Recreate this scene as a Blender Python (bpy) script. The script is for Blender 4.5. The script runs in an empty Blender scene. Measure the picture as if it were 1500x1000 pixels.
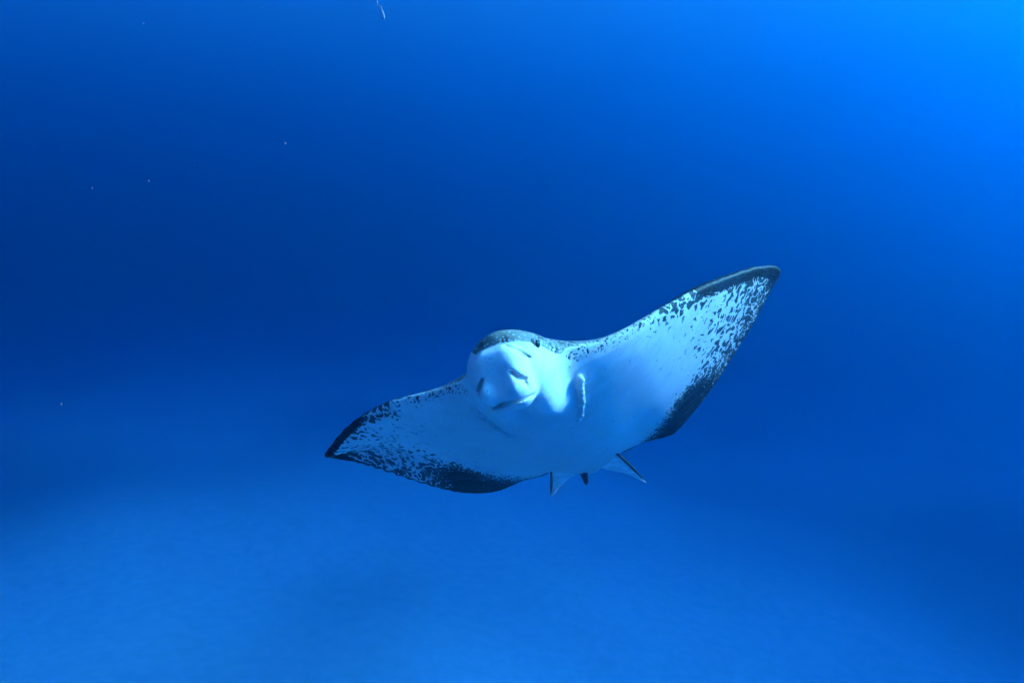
import bpy, bmesh, math, random
import numpy as np
from mathutils import Vector, Matrix

scene = bpy.context.scene
COL = scene.collection

# ------------------------------------------------------------------ camera
CAM_DEPTH = 22.0        # metres of water above the camera
CAM_HEIGHT = 15.2       # metres of water between camera and sea floor
F_PX = 1071.0          # focal length in pixels of the 1500 px wide photograph
cam_data = bpy.data.cameras.new('camera')
cam_data.sensor_width = 36.0
cam_data.lens = 36.0 * F_PX / 1500.0
cam_data.clip_start = 0.02
cam_data.clip_end = 1000.0
cam = bpy.data.objects.new('camera', cam_data)
COL.objects.link(cam)
cam.location = (0, 0, CAM_HEIGHT)
cam.rotation_euler = (math.radians(90 - 8.0), 0, 0)
scene.camera = cam
CAM_ROT = np.array(cam.rotation_euler.to_matrix())
CAM_LOC = np.array(cam.location)

def cam_to_world(P):
    return np.asarray(P) @ CAM_ROT.T + CAM_LOC

def px_point(u, v, depth):
    return cam_to_world(np.array([(u - 750) * depth / F_PX, (500 - v) * depth / F_PX, -depth]))

# ------------------------------------------------------------------ sky and sun
SUN_ELEV, SUN_AZ = 33.0, 82.0     # azimuth clockwise from the view direction (+Y)
e, a = math.radians(SUN_ELEV), math.radians(SUN_AZ)
to_sun = Vector((math.cos(e) * math.sin(a), math.cos(e) * math.cos(a), math.sin(e)))
world = bpy.data.worlds.new('World')
scene.world = world
world.use_nodes = True
wn, wl = world.node_tree.nodes, world.node_tree.links
wn.clear()
wo = wn.new('ShaderNodeOutputWorld')
bg = wn.new('ShaderNodeBackground')
sky = wn.new('ShaderNodeTexSky')
sky.sky_type = 'NISHITA'
sky.sun_disc = False
sky.sun_elevation = e
sky.sun_rotation = a
bg.inputs['Strength'].default_value = 0.05
wl.new(sky.outputs[0], bg.inputs[0])
wl.new(bg.outputs[0], wo.inputs[0])
sd = bpy.data.lights.new('sun', 'SUN')
sd.energy = 5.0
sd.angle = math.radians(3.0)
sd.color = (1.0, 0.93, 0.82)
sun = bpy.data.objects.new('sun', sd)
COL.objects.link(sun)
sun.location = (30, 0, 80)
sun.rotation_euler = to_sun.to_track_quat('Z', 'Y').to_euler()

scene.view_settings.view_transform = 'Standard'
scene.view_settings.look = 'None'
scene.view_settings.gamma = 1.0
scene.view_settings.exposure = 3.08
scene.render.engine = 'CYCLES'
scene.cycles.max_bounces = 8
scene.cycles.diffuse_bounces = 4
scene.cycles.volume_bounces = 3
scene.cycles.use_denoising = True
scene.cycles.caustics_reflective = False
scene.cycles.caustics_refractive = False

# ------------------------------------------------------------------ helpers
def new_mat(name):
    m = bpy.data.materials.new(name)
    m.use_nodes = True
    n = m.node_tree.nodes
    n.clear()
    return m, n, m.node_tree.links

def link_mesh(name, verts, faces, mat, parent=None, smooth=True):
    me = bpy.data.meshes.new(name)
    me.from_pydata([tuple(v) for v in verts], [], [tuple(f) for f in faces])
    me.materials.append(mat)
    me.update()
    if smooth:
        me.shade_smooth()
    o = bpy.data.objects.new(name, me)
    COL.objects.link(o)
    o.parent = parent
    return o

class G:
    """tiny node-graph helper"""
    def __init__(s, n, l): s.n, s.l = n, l
    def put(s, sock, v):
        if isinstance(v, bpy.types.NodeSocket): s.l.new(v, sock)
        elif v is not None: sock.default_value = v
    def math(s, op, a, b=None, c=None, clamp=False):
        x = s.n.new('ShaderNodeMath'); x.operation = op; x.use_clamp = clamp
        for i, v in enumerate((a, b, c)): s.put(x.inputs[i], v)
        return x.outputs[0]
    def ramp(s, v, lo, hi, o0=0.0, o1=1.0, smooth=True):
        x = s.n.new('ShaderNodeMapRange')
        x.interpolation_type = 'SMOOTHSTEP' if smooth else 'LINEAR'
        for i, q in enumerate((v, lo, hi, o0, o1)): s.put(x.inputs[i], q)
        return x.outputs[0]
    def mix(s, f, a, b):
        x = s.n.new('ShaderNodeMix'); x.data_type = 'RGBA'
        s.put(x.inputs[0], f); s.put(x.inputs[6], a); s.put(x.inputs[7], b)
        return x.outputs[2]
    def noise(s, vec, scale, detail=2.0, rough=0.5, dist=0.0):
        x = s.n.new('ShaderNodeTexNoise')
        s.put(x.inputs['Vector'], vec); s.put(x.inputs['Scale'], scale)
        s.put(x.inputs['Detail'], detail); s.put(x.inputs['Roughness'], rough); s.put(x.inputs['Distortion'], dist)
        return x.outputs[0]
    def voro(s, vec, scale, rnd=1.0):
        x = s.n.new('ShaderNodeTexVoronoi')
        s.put(x.inputs['Vector'], vec); s.put(x.inputs['Scale'], scale); s.put(x.inputs['Randomness'], rnd)
        return x.outputs['Distance']
    def attr(s, name, vec=False):
        x = s.n.new('ShaderNodeAttribute'); x.attribute_name = name
        return x.outputs['Vector' if vec else 'Fac']

# ------------------------------------------------------------------ sea floor
def build_floor():
    m, n, l = new_mat('sand')
    g = G(n, l)
    out = n.new('ShaderNodeOutputMaterial'); b = n.new('ShaderNodeBsdfPrincipled')
    tc = n.new('ShaderNodeTexCoord')
    p = tc.outputs['Object']
    patch = g.noise(p, 0.04, 1.5, 0.5)
    grain = g.noise(p, 2.2, 5.0, 0.6)
    weed = g.ramp(patch, 0.25, 0.55)
    sand = g.mix(g.ramp(grain, 0.3, 0.7), (0.56, 0.52, 0.43, 1), (0.72, 0.68, 0.58, 1))
    col = g.mix(weed, (0.20, 0.20, 0.15, 1), sand)
    l.new(col, b.inputs['Base Color'])
    b.inputs['Roughness'].default_value = 0.95
    bp = n.new('ShaderNodeBump'); bp.inputs['Strength'].default_value = 0.4; bp.inputs['Distance'].default_value = 0.05
    l.new(grain, bp.inputs['Height']); l.new(bp.outputs[0], b.inputs['Normal'])
    l.new(b.outputs[0], out.inputs['Surface'])
    k = 121
    xs = np.sign(np.linspace(-1, 1, k)) * np.abs(np.linspace(-1, 1, k)) ** 1.8 * 310
    X, Y = np.meshgrid(xs, xs, indexing='ij')
    Z = (0.35 * np.sin(X * 0.21 + 1.3 * np.sin(Y * 0.11)) * np.cos(Y * 0.17 + 0.7)
         + 0.14 * np.sin(X * 0.63 + Y * 0.41) + 0.05 * np.sin(Y * 1.9 + 0.6 * np.sin(X * 0.8)))
    Z = Z - 2.3 * np.tanh((X - 3.0) / 15.0)            # the bank falls away to the right
    V = np.stack([X, Y, Z], -1).reshape(-1, 3)
    idx = np.arange(k * k).reshape(k, k)
    Fs = np.stack([idx[:-1, :-1], idx[1:, :-1], idx[1:, 1:], idx[:-1, 1:]], -1).reshape(-1, 4)
    o = link_mesh('sea_floor', V, Fs.tolist(), m)
    o['kind'] = 'structure'
    o['label'] = 'pale rippled sand sea floor fading into blue water'
build_floor()

# ------------------------------------------------------------------ the water body (closed box of even volume)
def build_water():
    m, n, l = new_mat('sea_water')
    out = n.new('ShaderNodeOutputMaterial')
    sc = n.new('ShaderNodeVolumeScatter')
    SIG_S = (0.0, 0.0190, 0.0322)
    SIG_A = (0.072, 0.0350, 0.0148)
    D = 0.2
    sc.inputs['Color'].default_value = tuple(x / D for x in SIG_S) + (1,)
    sc.inputs['Density'].default_value = D
    sc.inputs['Anisotropy'].default_value = 0.90
    ab = n.new('ShaderNodeVolumeAbsorption')
    ab.inputs['Color'].default_value = tuple(1 - x / D for x in SIG_A) + (1,)
    ab.inputs['Density'].default_value = D
    add = n.new('ShaderNodeAddShader')
    l.new(sc.outputs[0], add.inputs[0]); l.new(ab.outputs[0], add.inputs[1])
    l.new(add.outputs[0], out.inputs['Volume'])
    R, z0, z1 = 320.0, -7.0, CAM_HEIGHT + CAM_DEPTH
    v = [(x, y, z) for x in (-R, R) for y in (-R, R) for z in (z0, z1)]
    f = [(0, 1, 3, 2), (4, 6, 7, 5), (0, 4, 5, 1), (2, 3, 7, 6), (0, 2, 6, 4), (1, 5, 7, 3)]
    o = link_mesh('haze', v, f, m, smooth=False)
    o['kind'] = 'stuff'
    o['label'] = 'clear deep blue sea water filling the whole view'
    o['category'] = 'water'
build_water()

# ------------------------------------------------------------------ eagle ray
HALF = 0.75                                    # half the disc width, metres
POSE = [-0.55, -0.243, 0.178, 0.097, -0.185, -1.862]
BEND = [0.12, 0.70, -1.60, 0.66, -0.50, 0.344, 0.62, -0.37, 0.121, 0.124]
X0 = 0.15
LEAD = [(.17, .36), (.28, .325), (.42, .27), (.56, .20), (.70, .11), (.83, .0), (.93, -.09), (.985, -.15), (1, -.19)]
TRAIL = [(1, -.19), (.985, -.215), (.92, -.248), (.82, -.29), (.71, -.345), (.6, -.40), (.5, -.455), (.42, -.495), (.34, -.51), (.25, -.495), (.16, -.47)]
# outline of the fins as seen, in photograph pixels (only corrects the posed outline by a centimetre or two)
PX = {
 (1, 0): [(683, 562), (640, 574), (600, 583), (570, 590), (540, 604), (510, 625), (490, 647), (476, 667)],
 (1, 1): [(476, 667), (520, 677), (560, 688), (600, 701), (640, 713), (680, 721), (720, 720), (745, 712), (770, 700), (790, 690), (806, 687)],
 (-1, 0): [(818, 513), (870, 506), (920, 483), (970, 452), (1020, 422), (1070, 402), (1105, 391), (1134, 389), (1145, 396)],
 (-1, 1): [(1145, 396), (1140, 405), (1128, 425), (1105, 470), (1080, 510), (1055, 550), (1030, 585), (1005, 615), (985, 636), (960, 642), (930, 648), (905, 658)],
}

def spline(P, n):
    P = np.array(P, float); P = np.vstack([2 * P[0] - P[1], P, 2 * P[-1] - P[-2]])
    m = len(P) - 3; t = np.linspace(0, m, n); i = np.minimum(t.astype(int), m - 1); u = (t - i)[:, None]
    a, b, c, d = P[i], P[i + 1], P[i + 2], P[i + 3]
    return .5 * (2 * b + (c - a) * u + (2 * a - 5 * b + 4 * c - d) * u * u + (3 * b - a - 3 * c + d) * u ** 3)

def rot(ax, t):
    c, s = math.cos(t), math.sin(t)
    return {'x': np.array([[1, 0, 0], [0, c, -s], [0, s, c]]), 'y': np.array([[c, 0, s], [0, 1, 0], [-s, 0, c]]),
            'z': np.array([[c, -s, 0], [s, c, 0], [0, 0, 1]])}[ax]

RAY_R = rot('z', POSE[2]) @ rot('x', POSE[0]) @ rot('y', POSE[1]) @ np.array([[-1, 0, 0], [0, 0, 1], [0, 1, 0.]])

def bend(P):
    out = P.copy(); L = 1 - X0
    for sg, q in ((1, BEND[:5]), (-1, BEND[5:])):
        m = P[:, 0] * sg > X0
        if not m.any(): continue
        s = P[m, 0] * sg - X0
        tt = (np.arange(24) + .5) / 24
        ss = s[:, None] * tt / L
        phi = q[0] * np.minimum(1, ss * 4) + q[1] * ss + q[2] * ss ** 2
        x = np.cos(phi).mean(1) * s; z = np.sin(phi).mean(1) * s
        ph = q[0] * np.minimum(1, s / L * 4) + q[1] * s / L + q[2] * (s / L) ** 2
        tw = q[3] * (s / L) + q[4] * (s / L) ** 2
        yp = .1 - .25 * s / L
        dy = P[m, 1] - yp; dz = P[m, 2]
        y2 = yp + dy * np.cos(tw) - dz * np.sin(tw); h = dy * np.sin(tw) + dz * np.cos(tw)
        out[m, 0] = sg * (X0 + x - h * np.sin(ph)); out[m, 1] = y2; out[m, 2] = z + h * np.cos(ph)
    return out

def pose_raw(P):
    """rest metres -> camera frame"""
    return (HALF * bend(np.asarray(P, float) / HALF)) @ RAY_R.T + np.array(POSE[3:6])

def project(Q):
    return np.stack([750 + F_PX * Q[:, 0] / -Q[:, 2], 500 + F_PX * Q[:, 1] / Q[:, 2]], 1)

ctrl_p, ctrl_d = [], []
for (sg, which), px in PX.items():
    c = spline(TRAIL if which else LEAD, 24) * HALF
    c3 = np.stack([c[:, 0] * sg, c[:, 1], 0 * c[:, 0]], 1)
    Q = pose_raw(c3); uv = project(Q); pp = spline(px, 400)
    j = ((uv[:, None] - pp[None]) ** 2).sum(2).argmin(1)
    j[0], j[-1] = 0, 399
    d = (pp[j] - uv) * (-Q[:, 2:3] / F_PX) * np.array([1, -1])
    ctrl_p.append(c3[:, :2]); ctrl_d.append(d)
ctrl_p, ctrl_d = np.vstack(ctrl_p), np.vstack(ctrl_d)

def pose(P):
    """rest metres -> world"""
    P = np.asarray(P, float)
    Q = pose_raw(P)
    out = np.zeros((len(P), 2))
    for i in range(0, len(P), 20000):
        d2 = ((P[i:i + 20000, None, :2] - ctrl_p[None]) ** 2).sum(2)
        w = 1 / (d2 + 2e-4) ** 1.5
        out[i:i + 20000] = (w @ ctrl_d) / w.sum(1)[:, None]
    fade = np.clip((np.abs(P[:, 0]) - .10) / .10, 0, 1)[:, None]
    Q[:, :2] += out * (fade * fade * (3 - 2 * fade))
    return cam_to_world(Q)

# ---- rest-space implicit body -----------------------------------------------------------------
def outline2d():
    L = spline([(0, .40)] + LEAD, 90)[12:]; L = spline(LEAD, 90); T = spline(TRAIL, 90)
    right = np.vstack([[(0, .40), (.08, .395)], L, T[1:], [(.150, -.470), (.139, -.450), (.136, -.432), (.128, -.430), (.122, -.450), (.117, -.525), (.085, -.548), (.046, -.556), (.026, -.600), (0, -.606)]])
    left = right[::-1] * [-1, 1]
    return np.vstack([right, left[1:-1]]) * HALF, L * HALF, T * HALF
POLY, LEADC, TRAILC = outline2d()

def seg_dist(P, C):
    a, b = C[:-1], C[1:]
    best = np.full(len(P), 1e9)
    for p, q in zip(a, b):
        d = q - p; t = np.clip(((P - p) @ d) / (d @ d + 1e-12), 0, 1)
        best = np.minimum(best, ((P - p - t[:, None] * d) ** 2).sum(1))
    return np.sqrt(best)

def inside(P, C):
    r = np.zeros(len(P), bool)
    for p, q in zip(C, np.roll(C, -1, 0)):
        c = ((p[1] > P[:, 1]) != (q[1] > P[:, 1]))
        if p[1] != q[1]:
            r ^= c & (P[:, 0] < (q[0] - p[0]) * (P[:, 1] - p[1]) / (q[1] - p[1]) + p[0])
    return r

def smin(a, b, k):
    h = np.clip(.5 + .5 * (b - a) / k, 0, 1)
    return b + (a - b) * h - k * h * (1 - h)
def smax(a, b, k): return -smin(-a, -b, k)

def build_field():
    half = np.concatenate([np.arange(0, .135, .0028), np.arange(.137, .785, .005)])
    xs = np.concatenate([-half[:0:-1], half])
    ys = np.concatenate([np.arange(-.49, .20, .005), np.arange(.202, .53, .0028)])
    zs = np.arange(-.19, .125, .0028)
    X2, Y2 = np.meshgrid(xs, ys, indexing='ij')
    P2 = np.stack([X2.ravel(), Y2.ravel()], 1)
    d = seg_dist(P2, np.vstack([POLY, POLY[:1]])); d = np.where(inside(P2, POLY), d, -d).reshape(X2.shape)
    ax = np.abs(xs)
    yl = np.interp(ax, np.concatenate([[0], LEADC[:, 0]]), np.concatenate([[.40 * HALF], LEADC[:, 1]]))[:, None]
    yt = np.interp(ax, np.concatenate([[0], TRAILC[::-1, 0]]), np.concatenate([[-.50 * HALF], TRAILC[::-1, 1]]))[:, None]
    u = np.clip((yl - Y2) / np.maximum(yl - yt, .01), 0, 1)
    sp = (ax / HALF)[:, None]
    T = .052 * (1 - np.clip(sp, 0, 1)) ** 1.35 + .0035
    air = T * np.sqrt(u) * (1 - u) ** 1.1 / .37
    air *= np.clip((1 - sp) / .06, 0, 1) ** .5
    e0 = .0045
    rnd = e0 * np.sqrt(np.clip(1 - (1 - np.clip(d / e0, 0, 1)) ** 2, 0, 1))
    h = np.where(d > 0, rnd + np.minimum(air, .9 * d + .001), d)
    mid = .15 * np.where(d > 0, air, 0)
    X = xs[:, None, None]; Y = ys[None, :, None]; Z = zs[None, None, :]
    f = (np.abs(Z - mid[:, :, None]) - h[:, :, None]).astype(np.float32)
    # everything else lives near the mid line
    i0, i1 = np.searchsorted(xs, -.27), np.searchsorted(xs, .27)
    X = xs[i0:i1, None, None]; A = np.abs(X)
    g = f[i0:i1]
    def ell(c, r, ax=A):
        return (np.sqrt(((ax - c[0]) / r[0]) ** 2 + ((Y - c[1]) / r[1]) ** 2 + ((Z - c[2]) / r[2]) ** 2) - 1) * min(r)
    def tilt_ell(c, r, ang, ax=A):
        ca, sa = math.cos(ang), math.sin(ang)
        yy = (Y - c[1]) * ca + (Z - c[2]) * sa; zz = -(Y - c[1]) * sa + (Z - c[2]) * ca
        return (np.sqrt(((ax - c[0]) / r[0]) ** 2 + (yy / r[1]) ** 2 + (zz / r[2]) ** 2) - 1) * min(r)
    def rbox(c, r, rad, ang=0.0, ax=X):
        ca, sa = math.cos(ang), math.sin(ang)
        yy = (Y - c[1]) * ca + (Z - c[2]) * sa; zz = -(Y - c[1]) * sa + (Z - c[2]) * ca
        q = [np.abs(ax - c[0]) - r[0] + rad, np.abs(yy) - r[1] + rad, np.abs(zz) - r[2] + rad]
        o = np.sqrt(sum(np.maximum(t, 0) ** 2 for t in q))
        return o + np.minimum(np.maximum(np.maximum(q[0], q[1]), q[2]), 0) - rad
    def caps(pts, r, ax=A, Y=Y):
        best = None
        for p, q, r0, r1 in zip(pts[:-1], pts[1:], r[:-1], r[1:]):
            p, q = np.array(p), np.array(q); d = q - p
            t = np.clip(((ax - p[0]) * d[0] + (Y - p[1]) * d[1] + (Z - p[2]) * d[2]) / (d @ d), 0, 1)
            e_ = np.sqrt((ax - p[0] - t * d[0]) ** 2 + (Y - p[1] - t * d[1]) ** 2 + (Z - p[2] - t * d[2]) ** 2) - (r0 + (r1 - r0) * t)
            best = e_ if best is None else np.minimum(best, e_)
        return best
    g = smin(g, ell((0, -.02, .010), (.15, .34, .080)), .06)              # trunk
    g = smin(g, ell((0, .24, -.010), (.086, .165, .068)), .05)            # neurocranium
    g = smin(g, ell((.046, .270, -.048), (.045, .110, .066)), .03)        # cheeks
    g = smin(g, rbox((0, .385, -.082), (.056, .066, .060), .040, -.12), .014)   # rostral lobe
    g = smax(g, -ell((0, .510, -.138), (.088, .086, .070)), .014)         # hollow under its rim
    g = smin(g, tilt_ell((.056, .305, .004), (.028, .045, .028), -.2), .02)     # brow over the eye
    # nostrils, nasal curtain edge, mouth and the crease behind the rim: slots sunk into the head
    VD = np.array([0, .845, -.535])
    def slot(pts, r, depth, n, sx=A, k=.004, out=.03):
        best = None
        for p, rr in zip(spline(pts, n), np.interp(np.linspace(0, 1, n), np.linspace(0, 1, len(r)), r)):
            e_ = caps([tuple(p + out * VD), tuple(p - depth * VD)], [rr, rr * .8], sx, Y[:, yh:])
            best = e_ if best is None else np.minimum(best, e_)
        g[:, yh:] = smax(g[:, yh:], -best, k)
        return g
    yh = np.searchsorted(ys, .32)
    g = smin(g, ell((.028, .428, -.124), (.010, .011, .014)), .014)
    g = slot([(.030, .447, -.104), (.040, .440, -.114), (.049, .432, -.122)], [.004, .0065, .006], .034, 7)
    g = slot([(.049, .432, -.124), (.053, .405, -.134), (.055, .372, -.130)], [.0045, .0032, .0028], .020, 12)
    g = slot([(0, .398, -.146), (.020, .392, -.143), (.040, .380, -.136), (.053, .366, -.127)], [.0055, .005, .0035, .003], .026, 14)
    g = slot([(.006, .402, -.146), (.018, .400, -.146)], [.007, .006], .03, 4, X)
    g = slot([(-.027, .441, -.039), (-.037, .437, -.045), (-.045, .424, -.047), (-.053, .409, -.051), (-.061, .385, -.050)], [.0026, .0036, .0036, .0026], .018, 20, X, .002, .02)
    g = slot([(.027, .441, -.039), (.037, .437, -.045), (.045, .424, -.047), (.053, .409, -.051), (.061, .385, -.050)], [.0026, .0036, .0036, .0026], .018, 20, X, .002, .02)
    # gill row: small pleats with slits between them
    gp = np.array([(.126, .225, -.044), (.124, .205, -.050), (.117, .170, -.056), (.108, .130, -.061), (.094, .092, -.066), (.078, .060, -.069)])
    rg = random.Random(5)
    gq = spline(gp, 60)
    g = smin(g, caps([tuple(c) for c in gq[::12]] + [tuple(gq[-1])], [.003, .0055, .005, .0045, .003, .002]), .008)
    k = 2
    while k < 56:
        c = gq[k]; w = rg.uniform(.7, 1.25) * (1 - k / 110)
        g = smin(g, ell((c[0] + rg.uniform(-.003, .003), c[1], c[2] - .002), (.009 * w, .006 * w, .007 * w)), .005)
        c = gq[min(59, k + 3)]
        g = smax(g, -ell((c[0] + rg.uniform(.001, .006), c[1], c[2] - .004), (.010 * w, .0028, .007)), .004)
        k += rg.choice((5, 6, 8, 10))
    f[i0:i1] = g
    return f, xs, ys, zs

def surface_nets(f, xs, ys, zs):
    s = f < 0
    c = np.zeros(tuple(n - 1 for n in f.shape), np.uint8)
    for i in (0, 1):
        for j in (0, 1):
            for k in (0, 1):
                c += s[i:f.shape[0] - 1 + i, j:f.shape[1] - 1 + j, k:f.shape[2] - 1 + k]
    act = (c > 0) & (c < 8)
    I = np.argwhere(act)
    idm = np.full(act.shape, -1, np.int32); idm[act] = np.arange(len(I))
    acc = np.zeros((len(I), 3)); cnt = np.zeros(len(I))
    cor = [(i, j, k) for i in (0, 1) for j in (0, 1) for k in (0, 1)]
    for p in cor:
        for ax in range(3):
            if p[ax]: continue
            q = list(p); q[ax] = 1
            a = f[I[:, 0] + p[0], I[:, 1] + p[1], I[:, 2] + p[2]]
            b = f[I[:, 0] + q[0], I[:, 1] + q[1], I[:, 2] + q[2]]
            m = (a < 0) != (b < 0)
            t = np.where(m, a / np.where(m, a - b, 1), 0)
            pos = np.tile(np.array(p, float), (len(I), 1)); pos[:, ax] += t
            acc[m] += pos[m]; cnt[m] += 1
    loc = I + acc / cnt[:, None]
    V = np.stack([np.interp(loc[:, i], np.arange(len(c_)), c_) for i, c_ in enumerate((xs, ys, zs))], 1)
    quads = []
    for ax in range(3):
        b, c2 = [x for x in range(3) if x != ax]
        sl = [slice(None)] * 3; sh = [slice(None)] * 3
        sl[ax] = slice(0, -1); sh[ax] = slice(1, None)
        ch = s[tuple(sl)] != s[tuple(sh)]
        E = np.argwhere(ch)
        E = E[(E[:, b] > 0) & (E[:, c2] > 0) & (E[:, b] < f.shape[b] - 1) & (E[:, c2] < f.shape[c2] - 1)]
        def at(db, dc):
            q = E.copy(); q[:, b] -= db; q[:, c2] -= dc
            return idm[q[:, 0], q[:, 1], q[:, 2]]
        Q = np.stack([at(1, 1), at(0, 1), at(0, 0), at(1, 0)], 1)
        ins = s[E[:, 0], E[:, 1], E[:, 2]]
        flip = ins if ax != 1 else ~ins
        Q[~flip] = Q[~flip][:, ::-1]
        quads.append(Q)
    return V, np.vstack(quads)

def smooth_mesh(V, Q, it=3, lam=.5):
    e = np.vstack([Q[:, [0, 1]], Q[:, [1, 2]], Q[:, [2, 3]], Q[:, [3, 0]]])
    for k in range(it):
        for l_ in (lam, -lam * 1.04):
            acc = np.zeros_like(V); cnt = np.zeros(len(V))
            for c in range(3):
                acc[:, c] = np.bincount(e[:, 0], V[e[:, 1], c], len(V)) + np.bincount(e[:, 1], V[e[:, 0], c], len(V))
            cnt = np.bincount(e[:, 0], minlength=len(V)) + np.bincount(e[:, 1], minlength=len(V))
            V = V + l_ * (acc / cnt[:, None] - V)
    return V

def ray_skin():
    m, n, l = new_mat('ray_skin')
    g = G(n, l)
    out = n.new('ShaderNodeOutputMaterial'); b = n.new('ShaderNodeBsdfPrincipled')
    rest = g.attr('rest', True)
    dens = g.attr('dark_density')
    dors = g.attr('dorsal')
    # worm-like mottling on the underside margins
    n1 = g.noise(rest, 88.0, 1.5, 0.5, 0.8)
    nb = g.noise(rest, 52.0, 0.6, 0.5, 0.5)
    band = g.math('SUBTRACT', 0.82, g.math('MULTIPLY', g.math('ABSOLUTE', g.math('SUBTRACT', nb, 0.5)), 3.4))
    n1w = g.math('ADD', g.math('MULTIPLY', n1, 0.35), g.math('MULTIPLY', band, 0.65))
    n2 = g.noise(rest, 190.0, 1.0, 0.5, 0.3)
    fine = g.attr('fine')
    mot = g.math('ADD', g.math('MULTIPLY', n1w, g.math('SUBTRACT', 0.72, g.math('MULTIPLY', fine, 0.52))),
                 g.math('MULTIPLY', n2, g.math('ADD', 0.28, g.math('MULTIPLY', fine, 0.52))))
    mot = g.ramp(mot, 0.30, 0.72, 0.0, 1.0, False)
    diff = g.math('SUBTRACT', dens, mot)
    dark = g.ramp(diff, -0.10, 0.12)
    # back: dark with small pale spots
    vd = g.voro(rest, 115.0, 0.9)
    n3 = g.noise(rest, 26.0, 3.0, 0.6)
    spot = g.ramp(g.math('ADD', vd, g.math('MULTIPLY', n3, 0.7)), 0.58, 0.80, 1.0, 0.0)
    olive = g.mix(g.math('MULTIPLY', g.ramp(n3, 0.30, 0.58), g.attr('spotty')), (0.009, 0.014, 0.016, 1), (0.24, 0.28, 0.235, 1))
    back = g.mix(g.math('MULTIPLY', spot, g.attr('spotty')), olive, (0.55, 0.60, 0.56, 1))
    tone = g.noise(rest, 7.0, 3.0, 0.5)
    white = g.mix(g.ramp(g.math('ADD', g.math('MULTIPLY', tone, 0.6), g.math('MULTIPLY', g.noise(rest, 34.0, 4.0, 0.65), 0.4)), 0.36, 0.62), (0.68, 0.72, 0.73, 1), (0.86, 0.87, 0.86, 1))
    teal = g.mix(g.ramp(n2, 0.3, 0.7), (0.018, 0.042, 0.046, 1), (0.065, 0.125, 0.130, 1))
    white = g.mix(g.attr('belly_shade'), white, (0.56, 0.61, 0.63, 1))  # shade painted into the belly centre, so the outer fins look more lit
    brown = g.mix(g.ramp(dens, 0.62, 0.98), teal, g.mix(g.ramp(n2, 0.35, 0.65), (0.008, 0.013, 0.017, 1), (0.026, 0.046, 0.055, 1)))
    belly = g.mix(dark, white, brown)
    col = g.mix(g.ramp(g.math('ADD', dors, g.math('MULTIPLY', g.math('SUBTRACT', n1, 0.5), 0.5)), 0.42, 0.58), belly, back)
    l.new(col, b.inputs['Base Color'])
    b.inputs['Roughness'].default_value = 0.5
    b.inputs['Specular IOR Level'].default_value = 0.12
    bp = n.new('ShaderNodeBump'); bp.inputs['Strength'].default_value = 0.12; bp.inputs['Distance'].default_value = 0.004
    bp2 = n.new('ShaderNodeBump'); bp2.inputs['Strength'].default_value = 0.30; bp2.inputs['Distance'].default_value = 0.02
    mp = n.new('ShaderNodeMapping'); mp.inputs['Scale'].default_value = (5.0, 30.0, 12.0); l.new(rest, mp.inputs['Vector'])
    l.new(g.noise(mp.outputs[0], 1.0, 2.0, 0.5, 0.4), bp2.inputs['Height']); l.new(bp2.outputs[0], bp.inputs['Normal'])
    l.new(g.noise(rest, 220.0, 3.0, 0.6), bp.inputs['Height']); l.new(bp.outputs[0], b.inputs['Normal'])
    l.new(b.outputs[0], out.inputs['Surface'])
    return m
SKIN = ray_skin()

def plain(name, col, rough=0.5, spec=0.3, var=0.35, scale=60):
    m, n, l = new_mat(name)
    g = G(n, l)
    out = n.new('ShaderNodeOutputMaterial'); b = n.new('ShaderNodeBsdfPrincipled')
    tc = n.new('ShaderNodeTexCoord')
    k = g.noise(tc.outputs['Object'], scale, 3.0, 0.6)
    c0 = tuple(x * (1 - var) for x in col) + (1,); c1 = tuple(min(1, x * (1 + var)) for x in col) + (1,)
    l.new(g.mix(g.ramp(k, 0.3, 0.7), c0, c1), b.inputs['Base Color'])
    b.inputs['Roughness'].default_value = rough
    b.inputs['Specular IOR Level'].default_value = spec
    l.new(b.outputs[0], out.inputs['Surface'])
    return m

def sstep(x, a, b):
    t = np.clip((x - a) / (b - a), 0, 1)
    return t * t * (3 - 2 * t)

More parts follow.
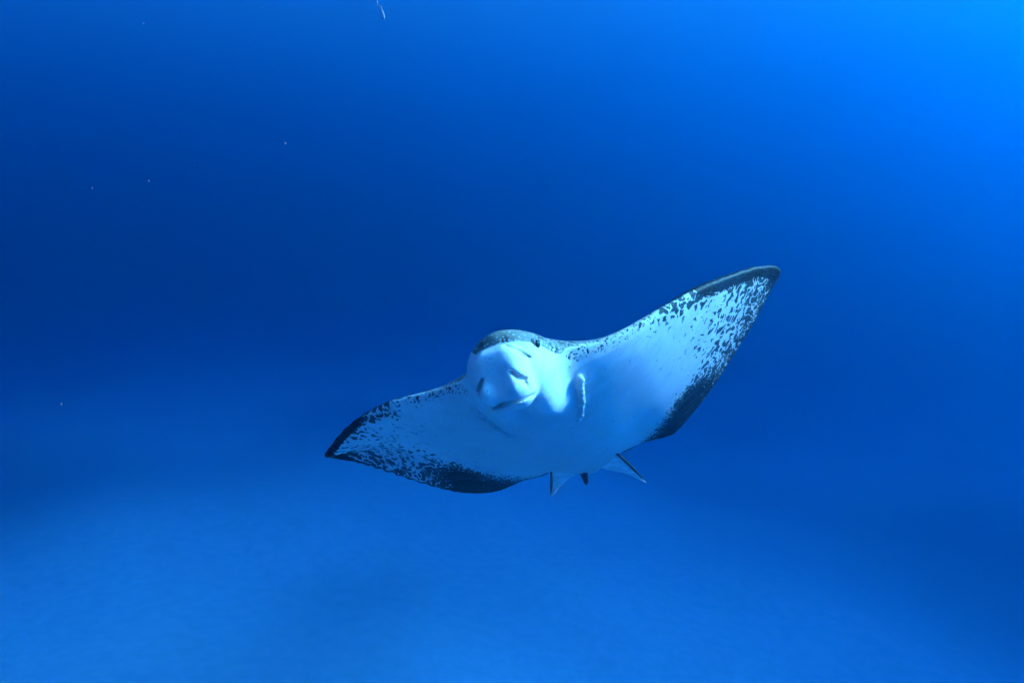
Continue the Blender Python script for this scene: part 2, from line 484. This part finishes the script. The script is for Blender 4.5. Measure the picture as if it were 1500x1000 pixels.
def build_ray():
    root = bpy.data.objects.new('eagle_ray', None)
    COL.objects.link(root)
    base = pose(np.array([[0, 0, -.08]]))[0]
    root.location = base
    root['label'] = 'spotted eagle ray gliding with white belly, raised fins and dark mottled fin tips'
    root['category'] = 'ray'
    f, xs, ys, zs = build_field()
    V, Q = surface_nets(f, xs, ys, zs)
    V = smooth_mesh(V, Q, 2)
    W = pose(V) - base
    me = bpy.data.meshes.new('body')
    me.vertices.add(len(W)); me.vertices.foreach_set('co', W.astype(np.float32).ravel())
    me.loops.add(Q.size); me.loops.foreach_set('vertex_index', Q.astype(np.int32).ravel())
    me.polygons.add(len(Q)); me.polygons.foreach_set('loop_start', np.arange(0, Q.size, 4, dtype=np.int32))
    me.update(calc_edges=True); me.validate()
    me.shade_smooth()
    # attributes that drive the skin pattern and the shade painted on the belly
    P = np.stack([np.abs(V[:, 0]), V[:, 1]], 1)
    dl, dt = seg_dist(P, LEADC), seg_dist(P, TRAILC)
    s = P[:, 0] / HALF
    right = V[:, 0] < 0           # image right
    x_, y_, z_ = P[:, 0], V[:, 1], V[:, 2]
    qd = (x_ - .40) * .82 + np.maximum(0, -y_) * .574          # how far out / back past the clean belly
    zone = sstep(qd, -.03, .09)
    dens = (.27 + .13 * right * sstep(s, .60, .80)) * zone
    dens = np.maximum(dens, (.34 + .25 * (1 - sstep(dt, .015, .13)) + .16 * right) * zone * (dt < .16))
    dens = np.maximum(dens, 1.02 * (1 - .35 * sstep(x_, .34, .50)) * (1 - sstep(x_, .46, .60)) * sstep(-y_, .10, .24) * sstep(qd, -.035, .085))
    dens = np.maximum(dens, (.58 + .10 * right) * (1 - sstep(dl, .004, .06)) * sstep(s, .30, .58))
    dens = np.maximum(dens, .36 * (1 - sstep(dl, .000, .020)))
    dens = np.maximum(dens, 1.3 * (1 - sstep(dt, .006, .018)) * sstep(s, .12, .17))
    dens = np.maximum(dens, 1.2 * (1 - sstep(dt, .010, .024)) * sstep(s, .12, .16) * (1 - sstep(s, .18, .24)))
    dens = np.maximum(dens, 1.3 * (1 - sstep(dl, .008, .026 + .030 * right)) * sstep(s, .48, .72))
    dens = np.maximum(dens, .95 * sstep(s, .88, .98) + right * .35 * sstep(s, .86, .96))
    # dorsal flag: above the mid surface on the disc, above the eye line on the head
    line = .014 * (1 - sstep(s, .30, .62)) * sstep(s, .13, .2)
    line = line + (-.014 + .10 * sstep(y_, .418, .440)) * sstep(y_, .20, .26) * (1 - sstep(s, .13, .2))
    line = line + .03 * sstep(V[:, 0], .045, .07) * sstep(y_, .26, .32)
    dors = np.clip(.5 + (z_ - line) / .012, 0, 1)
    for name, typ, arr in (('dark_density', 'FLOAT', dens), ('dorsal', 'FLOAT', dors), ('belly_shade', 'FLOAT', .75 * (1 - sstep(s, .30, .62)) * sstep(dl, .02, .14) * (1 - sstep(y_, .18, .30))), ('fine', 'FLOAT', np.maximum(1 - sstep(s, .28, .55), 0)), ('spotty', 'FLOAT', .85 - .85 * sstep(s, .25, .55))):
        at = me.attributes.new(name, typ, 'POINT'); at.data.foreach_set('value', arr.astype(np.float32))
    at = me.attributes.new('rest', 'FLOAT_VECTOR', 'POINT'); at.data.foreach_set('vector', V.astype(np.float32).ravel())
    me.materials.append(SKIN)
    body = bpy.data.objects.new('body', me); COL.objects.link(body); body.parent = root
    # eyes
    eye_m = plain('eye_dark', (0.012, 0.014, 0.016), 0.12, 0.6, 0.3, 80)
    lid_m = plain('eye_ring', (0.16, 0.19, 0.18), 0.5, 0.3, 0.4, 200)
    for sg in (1, -1):
        c = np.array([(.060 if sg > 0 else -.071), .362, -.010])
        def ball(r, cc, sq=1.0):
            bm = bmesh.new(); bmesh.ops.create_uvsphere(bm, u_segments=20, v_segments=12, radius=1.0)
            pts = np.array([v.co[:] for v in bm.verts]); fs = [[v.index for v in q.verts] for q in bm.faces]; bm.free()
            return pose(pts * r + cc) - base, fs
        v, fs = ball(np.array([.011, .017, .014]), c)
        eye = link_mesh('eye', v, fs, lid_m, root)
        v, fs = ball(np.array([.008, .010, .010]), c + np.array([sg * .006, .003, -.002]))
        link_mesh('pupil', v, fs, eye_m, eye)
    # pelvic fins: thin plates with a dark outer rim
    rim_m = plain('fin_rim', (0.02, 0.03, 0.035), 0.5, 0.3, 0.3, 90)
    fin_m = plain('fin_pale', (0.76, 0.79, 0.80), 0.45, 0.3, 0.15, 40)
    for sg in (1, -1):
        if sg > 0: A = [(.070, -.31, -.012), (.097, -.335, -.014), (.122, -.41, -.018), (.148, -.492, -.024), (.112, -.462, -.022), (.070, -.425, -.018), (.028, -.395, -.012)]
        else: A = [(.070, -.31, -.012), (.098, -.345, -.014), (.112, -.42, -.018), (.132, -.63, -.020), (.112, -.556, -.022), (.080, -.490, -.018), (.030, -.410, -.012)]
        A = np.array(A)
        ring = spline(np.vstack([A, A[:1]]), 50)[:-1] * [sg, 1, 1]
        cen = ring.mean(0); n_ = len(ring); vv = []; fs = []
        for q, t in ((1, .0012), (.8, .0045), (.45, .0085)):
            r_ = cen + (ring - cen) * q
            vv += [r_ + [0, 0, t], r_ - [0, 0, t]]
        vv = np.vstack(vv + [cen + [0, 0, .010], cen - [0, 0, .010]])
        for i in range(n_):
            j = (i + 1) % n_
            fs.append([i, j, n_ + j, n_ + i])
            for k in (0, 2):
                fs += [[k * n_ + j, k * n_ + i, (k + 2) * n_ + i, (k + 2) * n_ + j], [(k + 1) * n_ + i, (k + 1) * n_ + j, (k + 3) * n_ + j, (k + 3) * n_ + i]]
            fs += [[4 * n_ + j, 4 * n_ + i, 6 * n_], [5 * n_ + i, 5 * n_ + j, 6 * n_ + 1]]
        if sg < 0: fs = [q[::-1] for q in fs]
        fin = link_mesh('pelvic_fin', pose(vv) - base, fs, fin_m, root)
        tube([tuple(A[1] + [-.002, .02, 0])] + [tuple(p) for p in A[2:4]], [.0022, .0042, .0045, .0012], 'fin_rim', rim_m, fin, base, sg)
    tail_m = plain('tail_dark', (0.02, 0.026, 0.03), 0.5, 0.3, 0.4, 50)
    td = np.array([.205, -.827, .523])
    p0, p1 = np.array([.016, -.40, -.004]), np.array([.032, -.487, -.020])
    tube([(0, -.32, .01), tuple(p0), tuple(p1)] + [tuple(p1 + td * q + np.array([.03, -.02, .02]) * q * q) for q in (.06, .25, .5, .8, 1.15)],
         [.020, .012, .0072, .0062, .0055, .0045, .003, .0012], 'tail', tail_m, root, base, 1)
    A = [(-.30, .05), (-.36, .085), (-.385, .08), (-.375, .02), (-.33, .02)]
    vv = [(.004, y, z) for y, z in A] + [(-.004, y, z) for y, z in A]
    k = len(A)
    fs = [list(range(k)), list(range(2 * k - 1, k - 1, -1))] + [[i, i + k, (i + 1) % k + k, (i + 1) % k] for i in range(k)]
    link_mesh('dorsal_fin', pose(np.array(vv)) - base, fs, tail_m, root, smooth=False)

def tube(pts, rad, name, mat, parent, base, sg=1, seg=10):
    P = spline(pts, 8 * (len(pts) - 1) + 1); P[:, 0] *= sg
    r = np.interp(np.linspace(0, 1, len(P)), np.linspace(0, 1, len(rad)), rad)
    V = []
    for i, p in enumerate(P):
        t = P[min(i + 1, len(P) - 1)] - P[max(i - 1, 0)]; t /= np.linalg.norm(t)
        u = np.cross(t, [0, 0, 1.0]); u /= np.linalg.norm(u) + 1e-9; w = np.cross(u, t)
        for k in range(seg):
            a_ = 2 * math.pi * k / seg
            V.append(p + r[i] * (math.cos(a_) * u + math.sin(a_) * w))
    fs = [[i * seg + k, i * seg + (k + 1) % seg, (i + 1) * seg + (k + 1) % seg, (i + 1) * seg + k] for i in range(len(P) - 1) for k in range(seg)]
    fs += [list(range(seg - 1, -1, -1)), list(range((len(P) - 1) * seg, len(P) * seg))]
    return link_mesh(name, pose(np.array(V)) - base, fs, mat, parent)

build_ray()

# ------------------------------------------------------------------ small fish high in the water
def build_fish():
    body_m = plain('fish_silver', (0.62, 0.68, 0.70), 0.35, 0.5, 0.15, 120)
    p0, p1 = px_point(553, 7, 14.4), px_point(563, 28, 14.0)        # tail and snout
    ax = Vector(p1 - p0); Ln = ax.length; ax.normalize()
    side = ax.cross(Vector((0, 0, 1))).normalized(); up = side.cross(ax)
    M = Matrix((side, ax, up)).transposed()
    c = Vector((p0 + p1) / 2)
    root = bpy.data.objects.new('small_fish', None); COL.objects.link(root)
    root.location = c; root.rotation_euler = M.to_euler()
    root['label'] = 'tiny pale slender fish in open water far above the ray'
    root['category'] = 'fish'
    ys = np.linspace(-.5, .5, 15); seg = 12
    prof = np.interp(ys, [-.5, -.36, -.1, .2, .38, .48, .5], [.012, .03, .085, .105, .075, .03, .006])
    V = [(.5 * r * Ln * math.cos(2 * math.pi * k / seg), y * Ln, r * Ln * math.sin(2 * math.pi * k / seg)) for y, r in zip(ys, prof) for k in range(seg)]
    Fs = [[i * seg + k, i * seg + (k + 1) % seg, (i + 1) * seg + (k + 1) % seg, (i + 1) * seg + k] for i in range(14) for k in range(seg)]
    Fs += [list(range(seg - 1, -1, -1)), list(range(14 * seg, 15 * seg))]
    link_mesh('body', V, Fs, body_m, root)
    def plate(name, pts):
        k = len(pts); t = .006 * Ln
        vv = [(t, y * Ln, z * Ln) for y, z in pts] + [(-t, y * Ln, z * Ln) for y, z in pts]
        fs = [list(range(k)), list(range(2 * k - 1, k - 1, -1))] + [[i, i + k, (i + 1) % k + k, (i + 1) % k] for i in range(k)]
        link_mesh(name, vv, fs, body_m, root, smooth=False)
    plate('tail_fin', [(-.46, .012), (-.66, .12), (-.60, 0), (-.66, -.12), (-.46, -.012)])
    plate('dorsal_fin', [(.12, .09), (.0, .16), (-.22, .09), (-.22, .05), (.12, .08)])
build_fish()

# ------------------------------------------------------------------ drifting specks
def build_snow():
    m = plain('plankton', (0.62, 0.64, 0.60), 0.8, 0.1, 0.2, 300)
    rg = random.Random(11)
    bm = bmesh.new(); bmesh.ops.create_icosphere(bm, subdivisions=1, radius=1.0)
    T = np.array([v.co[:] for v in bm.verts]); Tf = np.array([[v.index for v in q.verts] for q in bm.faces]); bm.free()
    spots = [(418, 210, 1.6, .0022), (218, 265, 1.5, .0018), (90, 592, 1.7, .0022), (135, 275, 2.6, .0024)]
    for _ in range(90):
        spots.append((rg.uniform(0, 1500), rg.uniform(0, 1000), rg.uniform(2.5, 8), rg.uniform(.0006, .0016)))
    V, Fs = [], []
    for u, v, d, r in spots:
        c = px_point(u, v, d)
        sc = np.array([rg.uniform(.6, 1.2), rg.uniform(.6, 1.2), rg.uniform(.9, 1.9)])
        P = T * (1 + np.array([[rg.uniform(-.3, .3)] for _ in T])) * sc * r + c
        Fs += (Tf + len(V) * len(T)).tolist(); V.append(P)
    o = link_mesh('marine_snow', np.vstack(V), Fs, m)
    o['kind'] = 'stuff'
    o['label'] = 'fine pale specks of plankton drifting in the blue water'
build_snow()
